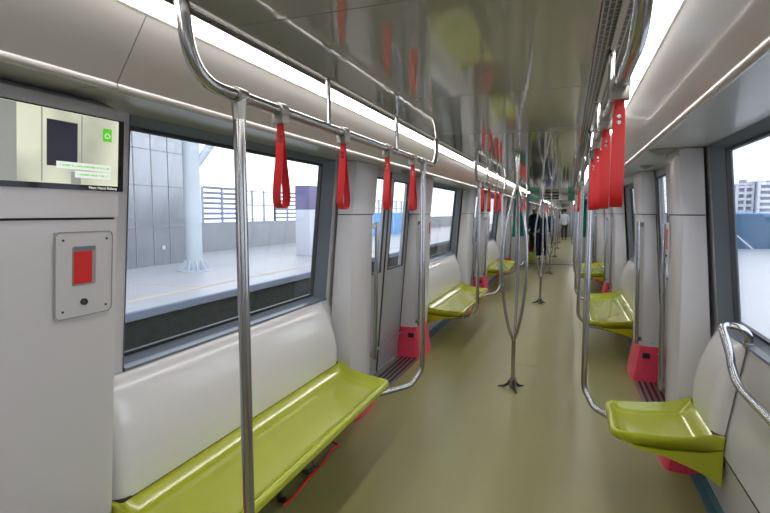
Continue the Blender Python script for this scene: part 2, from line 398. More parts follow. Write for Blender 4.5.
def call_plate(parent, sx, yc, x0, small=True, w=.075):
    """small call plate with a narrow red slot on the pillar face, local y centre yc"""
    hh = .13
    X = lambda z, o: sx*(xp(z)-.006-o-x0)
    p = MB().loft([[(X(z, 0), yc-w, z), (X(z, .004), yc-w+.004, z), (X(z, .004), yc+w-.004, z), (X(z, 0), yc+w, z)] for z in (1.18, 1.44)]).build('call_plate', 'plate', parent)
    MB().loft([[(X(z, .004), yc-.02, z), (X(z, .007), yc-.02, z), (X(z, .007), yc+.02, z), (X(z, .004), yc+.02, z)] for z in (1.275, 1.40)]).build('red_slot', 'redbox', p)
    MB().tube([(X(1.23, .003), yc, 1.23), (X(1.23, .010), yc, 1.23)], .008, 8).build('key_lock', 'dark', p)
used = set(); cnt = {-1: 0, 1: 0}
carlist = [(d, 1) for d in CAR1[1:]]+[(d, 2) for d in CAR2]
for sx in (-1, 1):
    cnt_ = {-1: 0, 1: 0}
    for d, car in carlist:
        for sy in (-1, 1):
            if d == CAR1[1] and (sy == -1 or sx == -1): continue
            if d == CAR2[-1] and sy == 1: continue
            pr = protos[(sx, sy)]
            o = copy_tree(pr)
            o.location = (sx*1.05, d+sy*.84, 0)
            i = cnt_[sy]; cnt_[sy] += 1
            where = 'before' if sy < 0 else 'behind'
            dd = [c for c, _ in carlist].index(d)
            dw = 'doorway beside the camera' if dd == 0 else '%s doorway' % ['', 'nearest', 'second', 'third', 'fourth', 'fifth', 'sixth', 'seventh'][dd]
            tag(o, 'white pillar with pink foot and steel handle just %s the %s on the %s' % (where, dw, SIDE[sx]), 'pillar', 'white pillars with pink feet beside the train doors')
            if (sx == 1 and sy == -1) or (sx == -1 and sy == 1):
                call_plate(o, sx, (.70-.84)*sy if sx == 1 else .12, 1.05, w=.06)
for pr in protos.values():
    def rem(o):
        for c in list(o.children): rem(c)
        bpy.data.objects.remove(o)
    rem(pr)

# ------------------------------------------------------------------ near left equipment cabinet with the screen
cab = thing('equipment_cabinet', (-1.05, .9, 0), 'white equipment cabinet at the left edge with a screen and red emergency box', 'cabinet')
def cl(pts, z, dz=0): return [(-(x+(xc(z)-1.0) if x < 1.15 else x)+1.05, y-.9, z) for x, y in pts]
plan = [(1.19, .56), (1.08, .565), (1.03, .60), (1.005, .70), (1.0, .80), (1.0, 1.235), (1.004, 1.262), (1.02, 1.275), (1.19, 1.275)]
lowp = [(1.19, .60), (1.10, .61), (1.05, .66), (1.015, .76), (1.003, .86), (1.0, 1.24), (1.004, 1.262), (1.02, 1.272), (1.19, 1.272)]
MB().loft([cl(lowp, .335), cl(lowp, 1.479)]).build('lower_cover', 'white', cab, ang=40)
MB().loft([cl([(x-.01, y) if x < 1.1 else (x, y) for x, y in lowp], z) for z in (0, .335)]).build('kick_plate', 'pink', cab, ang=40)
MB().loft([cl([(x+.012, y) if x < 1.1 else (x, y) for x, y in lowp], z) for z in (1.479, 1.486)]).build('shadow_gap', 'gap', cab)
MB().loft([cl([(x-.006, y) if x < 1.1 else (x, y) for x, y in plan], z) for z in (1.486, 1.80)]+[cl([(x+.01, y) if x < 1.1 else (x, y) for x, y in plan], 1.835), cl([(x+.05, y-.01) if x < 1.1 else (x, y) for x, y in plan], 1.856)]).build('upper_cover', 'white', cab, ang=40)
# screen (own thing would lift away: it is fixed in the housing, so a part)
fx = lambda z, o: -(xc(z)-.006-o)+1.05
def facequad(y0, y1, z0, z1, o0, o1): return [[(fx(z, o0), y0-.9, z), (fx(z, o1), y0-.9, z), (fx(z, o1), y1-.9, z), (fx(z, o0), y1-.9, z)] for z in (z0, z1)]
scr = MB().loft(facequad(.845, 1.272, 1.570, 1.797, -.002, .004)).build('screen', 'gloss_black', cab)
MB().loft(facequad(.848, 1.250, 1.586, 1.793, .004, .0048)).build('picture', 'scr_bg', scr)
MB().loft(facequad(1.012, 1.106, 1.635, 1.764, .0048, .0052)).build('picture_window', 'scr_dark', scr)
MB().loft(facequad(.996, 1.0, 1.59, 1.792, .0048, .0051)).build('picture_line', 'scr_mid', scr)
MB().loft(facequad(1.118, 1.122, 1.645, 1.79, .0048, .0051)).build('picture_line', 'scr_mid', scr)
MB().loft(facequad(.85, .93, 1.587, 1.792, .0048, .0050)).build('picture_wall', 'scr_mid', scr)
MB().loft(facequad(1.086, 1.118, 1.587, 1.622, .0048, .0051)).build('picture_seat', 'scr_mid', scr)
MB().loft(facequad(1.040, 1.222, 1.630, 1.650, .0052, .0056)).build('caption_bar', 'scr_white', scr)
MB().loft(facequad(1.098, 1.222, 1.606, 1.626, .0052, .0056)).build('caption_bar', 'scr_white', scr)
g = MB().loft(facequad(1.192, 1.224, 1.724, 1.764, .0048, .0054)).build('logo', 'green_leaf', scr)
# little arch sign inside the green square
mb = MB()
ap = [Vector((0, 1.208+.009*math.cos(a), 1.738+.011*math.sin(a))) for a in [PI*k/8 for k in range(9)]]
mb.tube([(fx(p.z, .0058), p.y-.9, p.z) for p in ap], .0012, 6)
mb.tube([(fx(1.74, .0058), 1.199-.9, 1.736), (fx(1.74, .0058), 1.217-.9, 1.736)], .001, 6)
mb.build('logo_arch', 'scr_white', g)
def text(s, size, y, z, parent, m, off=.0062, px=None):
    cu = bpy.data.curves.new('lettering', 'FONT'); cu.body = s; cu.size = size; cu.extrude = .0002; cu.align_x = 'RIGHT'
    ob = bpy.data.objects.new('lettering', cu); C.objects.link(ob)
    bpy.context.view_layer.update()
    me = bpy.data.meshes.new_from_object(ob.evaluated_get(bpy.context.evaluated_depsgraph_get()))
    bpy.data.objects.remove(ob)
    o2 = bpy.data.objects.new('lettering', me); C.objects.link(o2); me.materials.clear(); me.materials.append(M[m])
    o2.parent = parent; o2.rotation_euler = (PI/2, 0, PI/2); o2.location = (fx(z, off), y-.9, z)
    return o2
text('Nam: Hanoi Railway', .0125, 1.248, 1.5745, scr, 'scr_white', .005)
M['cap_green'] = mat('caption_green', (.1, .5, .05), .5, emit=(.25, .75, .2), estr=.7)
mb = MB(); rnd = random.Random(3)      # the caption is too small to read: rows of tiny letter-like strokes
for z0, ya in ((1.637, 1.05), (1.613, 1.106)):
    y = ya
    while y < 1.214:
        w_ = rnd.uniform(.0022, .0042); h_ = rnd.choice((.004, .006, .006))
        mb.loft(facequad(y, y+w_, z0, z0+h_, .0056, .0059)); y += w_+(.0012 if rnd.random() > .18 else .005)
mb.build('caption_strokes', 'cap_green', scr)
# emergency plate
pl = MB().loft(facequad(1.042, 1.238, 1.178, 1.442, -.004, -.001)).build('emergency_plate', 'plate', cab, bevel=.0)
bd = MB()
def rr(y0, y1, z0, z1, r, n=6):
    out = []
    for cy, cz, a0 in ((y1-r, z1-r, 0), (y0+r, z1-r, PI/2), (y0+r, z0+r, PI), (y1-r, z0+r, 1.5*PI)):
        for k in range(n+1): a = a0+PI/2*k/n; out.append((cy+r*math.cos(a), cz+r*math.sin(a)))
    return out
lp = rr(1.042, 1.238, 1.178, 1.442, .018); lp.append(lp[0])
bd.tube([(fx(z, 0), y-.9, z) for y, z in lp], .0016, 6).build('plate_rim', 'grey', pl)
win = [(y, z) for y, z in rr(1.096, 1.176, 1.275, 1.398, .006, 3)]
MB().loft([[(fx(z, -.003), y-.9, z) for y, z in win], [(fx(z, .0015), y-.9, z) for y, z in win]]).build('plate_window', 'grey', pl)
MB().loft(facequad(1.099, 1.165, 1.281, 1.385, .0015-.006, .003-.006) if False else facequad(1.099, 1.162, 1.281, 1.383, .001, .0025)).build('red_handle', 'redbox', pl)
MB().loft(facequad(1.10, 1.172, 1.384, 1.396, .001, .002)).build('clear_edge', 'frame', pl)
MB().tube([(fx(1.222, -.002), 1.135-.9, 1.222), (fx(1.222, .007), 1.135-.9, 1.222)], .0105, 16).build('key_lock', 'dark', pl)
for y, z in ((1.066, 1.418), (1.216, 1.418), (1.066, 1.20), (1.216, 1.20)):
    MB().tube([(fx(z, -.002), y-.9, z), (fx(z, .0014), y-.9, z)], .0035, 10).build('screw', 'dark', pl)

# speaker grille: rings of little holes in the left cove panel
sp = thing('speaker_grille', (-.735, 1.325, 1.935), 'round grille of small black holes in the left cove panel', 'speaker')
nrm = Vector((.60+.0, 0, -.42)).normalized(); ax = Vector((0, 1, 0)); ay = nrm.cross(ax).normalized()
mb = MB()
pz = lambda z: .70+(1.985-z)*.7
ctr = Vector((0, 0, 0))
for r, n in ((.014, 6), (.025, 13), (.037, 19), (.048, 25), (.059, 31)):
    for k in range(n):
        a = 2*PI*k/n+r*30; c = ctr+ax*(r*math.cos(a))+ay*(r*math.sin(a))
        # drop the hole on the panel surface: (x,z) line between (.70,1.985) and (.765,1.888)
        z = 1.935+c.z; x = -(.735+(1.935-z)*.70)
        q = Vector((x+.735, c.y, c.z)); mb.tube([q-nrm*.002, q+nrm*.0010], .0024, 6)
mb.build('holes', 'gap', sp)

# ------------------------------------------------------------------ benches
def seat(sx, nearf, nearr, farf, farr):
    """moulded lime pan with cantilever body + white back shell. local x=0 at wall line 1.13, y=0 at nearf"""
    t = thing('train_bench', (sx*1.0, nearf, 0))
    ox = 1.0
    prof = [(1.105, .455, 0), (1.085, .440, 1), (1.05, .408, 1), (1.01, .390, 1), (.95, .384, 1), (.82, .383, 1), (.73, .388, 1), (.705, .3945, 1), (.69, .403, 1), (.679, .4135, 1), (.669, .423, 1), (.660, .4295, 1), (.652, .4325, 0),
            (.643, .430, 0), (.637, .422, 0), (.634, .405, 0), (.645, .385, 0), (.68, .368, 0), (.76, .362, 0), (.90, .358, 0), (1.05, .366, 0), (1.125, .385, 0), (1.128, .455, 0)]
    us = [0, .006, .018, .035, .055, .085, .14]; L = farf-nearf
    mid = [L*q/14 for q in range(1, 14) if .16 < L*q/14 < L-.16]
    ulist = [(u, 1) for u in us]+[(u, 1) for u in mid]+[(L-u, 0) for u in us[::-1]]
    secs = []
    for k, (u, nr) in enumerate(ulist):
        e = min(u, L-u) if True else 0
        lift = max(0, 1-e/.055)
        sec = []
        for x, z, top in prof:
            f = u/L
            w = min(1, max(0, (x-.65)/(1.10-.65)))
            y0 = nearf+(nearr-nearf)*w**2; y1 = farf+(farr-farf)*w**1.6
            y = y0+u+(y1-y0-L)*max(0, min(1, (f-.15)/.7)) if L > .6 else (y0+u if u < L/2 else y1-(L-u))
            zz = z; xx = x
            if top:
                rim = .432+.035*max(0, (x-.9)/.2)**1.5
                s_ = lift*lift*(3-2*lift); zz = z+(max(rim, z)-z)*s_
            rc = max(0, 1-e/.05)
            if x < .72: xx = x+.035*rc**2
            if top == 0 and z < .40 and x < 1.15:        # tuck the underside in at the ends
                zz = z+.010*rc; y += (.012 if nr else -.012)*rc
            if lift > .9 and (top or x < .7 or x > 1.1): zz -= .006*(lift-.9)*10
            sec.append((sx*(xx-ox), y-nearf, zz))
        secs.append(sec)
    MB().loft(secs).build('seat_pan', 'lime', t, ang=70)
    # cantilever body under the pan
    bp = [(.735, .366), (.745, .352), (.80, .342), (.87, .328), (.936, .306), (1.02, .272), (1.09, .232), (1.126, .205), (1.127, .384), (1.05, .364), (.90, .356), (.80, .358)]
    ws = lambda x: min(1, max(0, (x-.65)/.45))
    MB().loft([[(sx*(x-ox), (nearf+(nearr-nearf)*ws(x)**2+.012+q) - nearf, z) for x, z in bp] for q in (0, .02)] +
              [[(sx*(x-ox), (farf+(farr-farf)*ws(x)**1.6-.012-q) - nearf, z) for x, z in bp] for q in (.02, 0)]).build('support_bracket', 'lime', t, ang=50)
    # white back shell
    pr = [(1.082, .452), (1.077, .50), (1.078, .56), (1.088, .64), (1.106, .72), (1.132, .80), (1.160, .86), (1.176, .882), (1.184, .888), (1.192, .886), (1.128, .452)]
    secs = []
    L2 = farr-nearr
    y_n = nearr+.02; 
    for f, sh in ((0, .045), (.012, .024), (.03, .010), (.06, .002), (.10, 0)):
        secs.append([(sx*(min(x+sh*(1 if k_ < 8 else 0), max(x, 1.126+(z-.452)*.1475))-ox), y_n+f-nearf, z-(.004 if z > .88 else 0)*(sh > .01)) for k_, (x, z) in enumerate(pr)])
    for f, sh in ((.10, 0), (.06, .002), (.03, .010), (.012, .024), (0, .045)):
        secs.append([(sx*(min(x+sh*(1 if k_ < 8 else 0), max(x, 1.126+(z-.452)*.1475))-ox), farr-f-.02-.22*max(0, (z-.55))*.5-nearf, z-(.004 if z > .88 else 0)*(sh > .01)) for k_, (x, z) in enumerate(pr)])
    MB().loft(secs).build('back_shell', 'shell', t, ang=60)
    MB().loft([[(sx*(x-ox), y-nearf, z) for x, z in ((1.086, .446), (1.127, .446), (1.127, .456), (1.086, .456))] for y in (nearr+.02, farr-.02)]).build('shadow_gap', 'gap', t)
    return t
bl = {}
def place_bench(sx, d, i, car):
    nf = d+1.0+.04; key = sx
    if key not in bl:
        bl[key] = seat(sx, 0.0, .08, 1.82, 2.12); o = bl[key]
    else: o = copy_tree(bl[key])
    o.location = (sx*1.0, nf+.02, 0)
    return o
b0 = seat(-1, 1.22, 1.27, 2.97, 3.16)
tag(b0, 'lime green moulded bench with long white back under the nearest left window', 'bench', 'lime green benches along the windows')
sr = seat(1, 2.63, 2.66, 3.07, 3.19)
sr.name = 'single_seat'
tag(sr, 'single lime green seat with white back at the right edge, nearest seat on right', 'seat')
i = 1
for d, w in ((4.26, 'second'), (8.56, 'third'), (17.9, 'fourth'), (22.2, 'fifth'), (26.5, 'sixth')):
    for sx in (-1, 1):
        o = place_bench(sx, d, i, 1)
        ww = w if sx < 0 else {'second': 'nearest full length', 'third': 'second full length', 'fourth': 'third full length', 'fifth': 'fourth full length', 'sixth': 'fifth full length'}[w]
        tag(o, '%s lime green moulded bench along the %s side%s' % (ww, SIDE[sx], ', in the far car' if d > 15 else ''), 'bench', 'lime green benches along the windows')

# ------------------------------------------------------------------ handrails, straps, poles
RX = .53; RZ = 1.849; RR = .0185
def clamp_mb(y, z=RZ):
    mb = MB()
    mb.tube([(0, y-.024, z), (0, y+.024, z)], RR+.006, 12)
    mb.tube([(0, y, z-.005), (0, y, z-.07)], .02, 10, rads=[.024, .0195])
    return mb
def handrail(sx, near_pole=True):
    t = thing('overhead_handrail', (0, 0, 0))
    # local: origin (sx*RX, ystart, RZ->0)
    ys, ye = 1.10, 3.72
    rail = MB().tube(fillet([(0, ys, 2.062), (0, ys+.03, RZ), (0, ye-.03, RZ), (0, ye, 2.062)], .14, 8), RR, 12).build('rail', 'steel', t)
    for y in (1.93, 2.80): MB().tube([(0, y, RZ), (0, y, 2.062)], .010, 10).build('hanger_stub', 'steel', t)
    for y in (ys, 1.93, 2.80, ye): MB().lathe([(.026, 0), (.026, -.006), (.014, -.012)], (0, y, 2.064), 14).build('ceiling_flange', 'steel_dark', t)
    s = sx
    near = [(0, 1.33, RZ), (0, 1.33, .42), (s*.10, 1.32, .325), (s*.33, 1.30, .30)]
    far = [(0, 3.36, RZ), (0, 3.36, .40), (s*.06, 3.30, .30), (s*.26, 3.09, .275)]
    for pts, y in ((near, 1.33), (far, 3.36))[0 if near_pole else 1:]:
        MB().tube(fillet(pts, [.12, .1], 10), RR, 12).build('pole', 'steel', t)
        clamp_mb(y).build('clamp', 'steel_dark', t)
    return t
hr = {-1: handrail(-1), 1: handrail(1)}
def strap_proto():
    t = thing('hanging_strap', (0, 0, 0))
    mb = MB().tube([(0, -.019, 0), (0, .019, 0)], .026, 14)
    mb.loft([[(x, y, z) for x, y in ((-.024, -.02), (.024, -.02), (.024, .02), (-.024, .02))] for z in (-.012, -.045)])
    mb.build('bracket', 'bracket', t, bevel=.003)
    # ribbon loop, drawn in the YZ plane and given its width in X
    half = [(.0015, -.045), (.003, -.10), (.008, -.15), (.018, -.21), (.026, -.26), (.029, -.295), (.023, -.322), (.010, -.331), (0, -.332)]
    path = [(y, z) for y, z in half]+[(-y, z) for y, z in half[:-1][::-1]]
    w = .0165; th = .0022; secs = []
    for k, (y, z) in enumerate(path):
        a = path[max(k-1, 0)]; b_ = path[min(k+1, len(path)-1)]; tv = Vector((b_[0]-a[0], b_[1]-a[1])).normalized(); nv = Vector((-tv.y, tv.x))
        ww = w*(.72 if z > -.08 else 1)
        secs.append([(-ww, y+nv.x*th/2, z+nv.y*th/2), (ww, y+nv.x*th/2, z+nv.y*th/2), (ww, y-nv.x*th/2, z-nv.y*th/2), (-ww, y-nv.x*th/2, z-nv.y*th/2)])
    MB().loft(secs).build('strap_loop', 'red', t, ang=60)
    for z in (-.088, -.104): MB().tube([(0, -.007, z), (0, .007, z)], .0055, 10).build('rivet', 'steel', t)
    return t
st0 = strap_proto(); st_used = False; hcnt = {-1: 0, 1: 0}; hused = {-1: False, 1: False}
RDEF = [(-.04, 'nearest'), (4.26, 'second'), (8.56, 'third'), (17.9, 'fourth'), (22.2, 'fifth'), (26.5, 'sixth')]
for sx in (-1, 1):
    for d, w in RDEF:
        if sx == 1 and d < 0: o = handrail(1, False)
        else: o = hr[sx] if not hused[sx] else copy_tree(hr[sx]); hused[sx] = True
        o.location = (sx*RX, d+.04*0, 0)
        tag(o, '%s overhead steel handrail with %s on the %s side' % (w, 'a single far pole' if sx == 1 and d < 0 else 'two long poles', SIDE[sx]), 'handrail', 'steel handrails above the seats')
        for j, y in enumerate((1.56, 2.07, 2.64, 3.12)):
            if not st_used: s = st0; st_used = True
            else: s = copy_tree(st0)
            s.location = (sx*RX, d+y, RZ); s.rotation_euler = (0, 0, random.uniform(-.22, .22) if sx < 0 else random.uniform(-.08, .08))
            tag(s, 'red hanging strap, %s on the %s %s handrail' % (['first', 'second', 'third', 'farthest'][j], w, SIDE[sx]), 'strap', 'red hanging straps on the handrails')
# centre poles
def centre_pole():
    t = thing('centre_pole', (0, 0, 0))
    MB().tube([(0, 0, 1.70), (0, 0, 2.018)], .017, 12).build('upper_pole', 'steel', t)
    MB().lathe([(.04, 2.016), (.04, 2.008), (.02, 1.995)], (0, 0, 0), 16).build('ceiling_flange', 'steel_dark', t)
    for k in range(3):
        a = math.radians(205+120*k); pts = []
        for q in range(17):
            f = q/16; z = 1.72-f*(1.72-.42); r = .004+.112*math.sin(PI*f)**.75
            pts.append((r*math.cos(a), r*math.sin(a), z))
        MB().tube(pts, .0125, 10).build('curved_bar', 'steel', t)
    MB().tube([(0, 0, .06), (0, 0, .44)], .0165, 12).build('lower_pole', 'steel', t)
    ft = MB().lathe([(.024, .10), (.028, .06), (.034, .03), (.02, .004)], (0, 0, 0), 16).build('foot', 'steel_dark', t)
    for k in range(3):
        a = math.radians(170+120*k); c, s_ = math.cos(a), math.sin(a)
        MB().tube([(.015*c, .015*s_, .075), (.04*c, .04*s_, .035), (.075*c, .075*s_, .012), (.13*c, .13*s_, .004)], .01, 8, rads=[.013, .014, .011, .004]).build('toe', 'dark', ft)
    return t
cp = centre_pole(); first = True
for k, y in enumerate([4.30, 8.62, 12.9, 17.9, 22.2, 26.5]):
    o = cp if first else copy_tree(cp); first = False; o.location = (0, y, 0)
    tag(o, 'steel pole in the middle of the aisle splitting into three curved bars, %s one' % ORD[k], 'pole', 'three-bar poles along the middle of the aisle')
# right wall grab rail
gr = thing('wall_grab_rail', (1.15, 2.6, .9), 'bent steel grab rail on the right wall below the nearest window', 'handrail')
pts = [(1.195, 2.665, .90), (1.190, 2.66, .945), (1.155, 2.645, .978), (1.11, 2.66, .985), (1.085, 2.64, .978), (1.083, 2.60, .95), (1.095, 2.555, .88), (1.102, 2.53, .82), (1.105, 2.48, .785), (1.108, 2.40, .765), (1.11, 2.25, .76), (1.11, 1.9, .76), (1.11, 1.55, .76), (1.115, 1.48, .76), (1.16, 1.46, .76)]
MB().tube([p_-Vector((1.15, 2.6, .9)) for p_ in catmull(pts, 6)], .0175, 14).build('rail', 'steel', gr, ang=60)
MB().box(1.175-1.15, 1.21-1.15, 2.63-2.6, 2.69-2.6, -.004, .012).build('bracket', 'steel_dark', gr, bevel=.003)
# warning domes in the soffit
first = True
mbd = None
DM = [(1, .90, 3.26, 'larger grey dome under the right soffit by the nearest doorway', 1.25), (1, .95, 4.30, 'small grey dome under the right soffit at the nearest doorway', .8), (-1, .90, 4.1, 'grey dome under the left soffit above the nearest doorway', .8),
      (-1, .90, 8.4, 'grey dome under the left soffit above the second doorway', .8), (1, .95, 8.6, 'grey dome under the right soffit above the second doorway', .8)]
for sx, x, y, lb, sc_ in DM:
    t = thing('signal_dome', (sx*x, y, 1.856), lb, 'dome', 'grey domes under the soffit')
    MB().lathe([(.055*sc_, 0), (.053*sc_, -.006), (.030*sc_, -.018), (.012*sc_, -.026), (.001, -.028)], (0, 0, 0), 18).build('cover', 'grey', t)
    MB().lathe([(.060*sc_, .001), (.060*sc_, -.004), (.05*sc_, -.005)], (0, 0, 0), 18).build('ring', 'bracket', t)

# ------------------------------------------------------------------ car ends / gangway
def bulkhead(sx, y0, y1, w):
    t = thing('gangway_panel', (sx*1.0, (y0+y1)/2, 0), 'green panel above a white lower wall, %s side of the %s' % (SIDE[sx], w), 'panel', 'green panels at the gangway')
    yc = (y0+y1)/2; X = lambda x: sx*x-sx*1.0
    near = y0 if w.startswith('near') else y1; far = y1 if w.startswith('near') else y0
    def wedge(z0, z1, off=0): return [[(X(1.15), near-yc, z), (X(1.03+off), near-yc, z), (X(.85+off), (near+far)/2-yc+(.1 if far > near else -.1), z), (X(.78+off), far-yc, z), (X(1.15), far-yc, z)] for z in (z0, z1)]
    MB().loft(wedge(0, .84)).build('lower_wall', 'white', t)
    MB().loft(wedge(.84, 2.06, .004)).build('green_panel', 'green', t)
for sx in (-1, 1):
    bulkhead(sx, 14.3, YG0, 'nearer end of the gangway'); bulkhead(sx, YG1, 16.75, 'farther end of the gangway')
    struct(MB().box(sx*.76, sx*.9, YG0+.002, YG1-.002, -.1, 2.1).build('wall_gangway_'+SIDE[sx], 'roof'))
    # curved grab bar by the gangway
def header(y, w):
    t = thing('header_sign', (0, y, 1.85), 'beige header with a dark LED panel, its ceiling reflection modelled above it, and green ends at the %s' % w, 'sign', 'header signs over the gangway')
    MB().box(-.37, .37, -.04, .04, 0, .16).build('header_panel', 'plate', t)
    for s in (-1, 1): MB().box(*sorted((s*.372, s*.735)), -.04, .04, -.03, .16).build('green_end', 'green', t)
    for z0 in (.03, .095):  # upper row models the lower row's reflection in the ceiling
        p = MB().box(-.24, .14, -.047, -.04, z0, z0+.042).build('display_and_reflection', 'led', t)
        MB().box(.145, .165, -.047, -.04, z0+.01, z0+.03).build('lamp_and_reflection', 'scr_white', t)
header(14.62, 'near end of the gangway')

# ------------------------------------------------------------------ things under the nearest left bench
t = thing('red_rod', (-.94, 2.4, 0), 'thin red bent rod on the floor under the nearest left bench', 'rod')
MB().tube([Vector(p)-Vector((-.94, 2.4, 0)) for p in fillet([(-1.02, 2.83, .02), (-.93, 2.80, .018), (-.945, 2.70, .018), (-.925, 2.60, .018), (-.92, 2.40, .018), (-.90, 2.13, .018), (-.915, 2.10, .018)], .015, 4)], .0075, 8).build('rod', 'redbox', t)
t = thing('black_cable', (-1.0, 2.3, 0), 'black cable looped over the floor beside the red rod', 'cable')
MB().tube([Vector(p)-Vector((-1.0, 2.3, 0)) for p in fillet([(-1.12, 2.30, .08), (-1.03, 2.26, .022), (-.95, 2.12, .02), (-.915, 2.13, .03)], .08, 6)], .015, 8).build('sheath', 'black', t)
MB().tube([Vector(p)-Vector((-1.0, 2.3, 0)) for p in fillet([(-1.09, 2.52, .09), (-1.01, 2.44, .02), (-.95, 2.42, .018), (-.925, 2.50, .03)], .06, 6)], .012, 8).build('loop', 'black', t)
MB().tube([Vector(p)-Vector((-1.0, 2.3, 0)) for p in fillet([(-1.03, 2.60, .12), (-.96, 2.50, .05), (-.935, 2.46, .03)], .04, 6)], .006, 8).build('steel_ferrule', 'steel', t)
t = thing('black_cable', (.95, 9.2, 0), 'loop of black and red cable on the floor under the second full length right bench', 'cable')
MB().tube([(.12*math.cos(a), .14*math.sin(a), .015) for a in [2*PI*k/20 for k in range(20)]], .012, 8).build('loop', 'black', t)
MB().tube([(.10*math.cos(a)+.02, .11*math.sin(a), .035) for a in [2*PI*k/20 for k in range(15)]], .007, 8).build('loop', 'redbox', t)

# ------------------------------------------------------------------ people (small, far down the train)
def skin_mesh(name, verts, edges, rad, m, parent, root=0, sub=2):
    me = bpy.data.meshes.new(name); me.from_pydata(verts, edges, []); o = bpy.data.objects.new(name, me); C.objects.link(o)
    me.skin_vertices or me.attributes
    bm = bmesh.new(); bm.from_mesh(me); lay = bm.verts.layers.skin.verify(); bm.verts.ensure_lookup_table()
    for i, v in enumerate(bm.verts): v[lay].radius = (rad[i][0], rad[i][1]) if isinstance(rad[i], tuple) else (rad[i], rad[i]); v[lay].use_root = (i == root)
    bm.to_mesh(me); bm.free()
    o.modifiers.new('Skin', 'SKIN').use_smooth_shade = True; sb = o.modifiers.new('Sub', 'SUBSURF'); sb.levels = sub; sb.render_levels = sub
    bpy.context.view_layer.update()
    me2 = bpy.data.meshes.new_from_object(o.evaluated_get(bpy.context.evaluated_depsgraph_get())); bpy.data.objects.remove(o)
    for p in me2.polygons: p.use_smooth = True
    o = bpy.data.objects.new(name, me2); C.objects.link(o); me2.materials.clear(); me2.materials.append(M[m]); o.parent = parent
    return o
def person(loc, rz, h, label, top, trouser, long_hair=False, stride=.0, mask=None, vest=None):
    t = thing('person', loc, label, 'person', rz=rz); k = h/1.72
    S = lambda *p: tuple(c*k for c in p)
    hip = .90; sh = 1.40
    # faces +Y ; one vertex per joint
    V = [S(0, 0, .93), S(0, 0, 1.12), S(0, -.01, 1.30), S(0, 0, 1.42), S(0, .01, 1.50), S(0, .02, 1.575), S(0, .03, 1.65)]
    E = [(0, 1), (1, 2), (2, 3), (3, 4), (4, 5), (5, 6)]; R = [(.10, .09), (.09, .085), (.10, .085), (.07, .06), (.05, .05), (.072, .085), (.066, .08)]
    for s in (-1, 1):
        n = len(V); V += [S(s*.165, 0, 1.39), S(s*.215, -.02, 1.12), S(s*.20, .12, .93), S(s*.19, .18, .86)]; R += [.052, .040, .032, (.022, .035)]
        E += [(3, n), (n, n+1), (n+1, n+2), (n+2, n+3)]
        for f, (dx_, dl) in enumerate(((-.024, .07), (-.012, .085), (.004, .08), (.018, .065))):    # fingers
            m_ = len(V); V += [S(s*.19+dx_, .205, .835), S(s*.19+dx_, .215, .835-dl*.6), S(s*.185+dx_, .205, .835-dl)]; R += [.010, .009, .008]; E += [(n+3, m_), (m_, m_+1), (m_+1, m_+2)]
        m_ = len(V); V += [S(s*.165, .20, .865), S(s*.155, .225, .84)]; R += [.011, .009]; E += [(n+3, m_), (m_, m_+1)]
        n = len(V); st = s*stride
        V += [S(s*.09, 0, .86), S(s*.10, st*.5+.01, .49), S(s*.10, st-.02, .09), S(s*.105, st+.10, .035)]; R += [.07, .05, .038, (.035, .03)]; E += [(0, n), (n, n+1), (n+1, n+2), (n+2, n+3)]
    R = [tuple(c*k for c in r) if isinstance(r, tuple) else r*k for r in R]
    body = skin_mesh('body', V, E, R, 'skin', t)
    # clothes: shells a little wider than the body
    Vt = [S(0, 0, .84), S(0, 0, 1.12), S(0, -.01, 1.30), S(0, 0, 1.425)]; Et = [(0, 1), (1, 2), (2, 3)]; Rt = [(.15, .14), (.135, .125), (.15, .13), (.10, .085)]
    for s in (-1, 1):
        n = len(Vt); Vt += [S(s*.168, 0, 1.39), S(s*.217, -.02, 1.12), S(s*.20, .115, .945)]; Rt += [.068, .055, .045]; Et += [(3, n), (n, n+1), (n+1, n+2)]
    Rt = [tuple(c*k for c in r) if isinstance(r, tuple) else r*k for r in Rt]
    skin_mesh('shirt', Vt, Et, Rt, top, t)
    Vl = [S(0, 0, .93)]; El = []; Rl = [(.16, .112)]
    for s in (-1, 1):
        st = s*stride; n = len(Vl); Vl += [S(s*.09, 0, .84), S(s*.10, st*.5+.01, .49), S(s*.10, st-.02, .10)]; Rl += [.098, .075, .062]; El += [(0, n), (n, n+1), (n+1, n+2)]
    Rl = [tuple(c*k for c in r) if isinstance(r, tuple) else r*k for r in Rl]
    skin_mesh('trousers', Vl, El, Rl, trouser, t)
    for s in (-1, 1):
        st = s*stride
        skin_mesh('shoe', [S(s*.10, st-.06, .04), S(s*.103, st+.05, .038), S(s*.106, st+.15, .03)], [(0, 1), (1, 2)], [(.038*k, .038*k), (.042*k, .036*k), (.036*k, .028*k)], 'black_cloth', t)
    hv = [S(0, -.02, 1.655), S(0, -.035, 1.60), S(0, -.03, 1.54)] if not long_hair else [S(0, -.02, 1.655), S(0, -.05, 1.58), S(0, -.06, 1.44)]
    skin_mesh('hair', hv, [(0, 1), (1, 2)], [(.080*k, .088*k), (.078*k, .07*k), (.06*k, .04*k)], 'hair', t)
    nose = MB().loft([[S(-.012, .10, 1.575), S(.012, .10, 1.575), S(0, .125, 1.572)], [S(-.006, .10, 1.61), S(.006, .10, 1.61), S(0, .108, 1.61)]]).build('nose', 'skin', body)
    for s in (-1, 1):
        MB().lathe([(.001, -.008*k), (.009*k, 0), (.001, .008*k)], S(s*.028, .100, 1.612), 8).build('eye', 'hair', body)
        MB().lathe([(.004*k, -.028*k), (.014*k, 0), (.006*k, .026*k)], S(s*.082, .015, 1.595), 8).build('ear', 'skin', body)
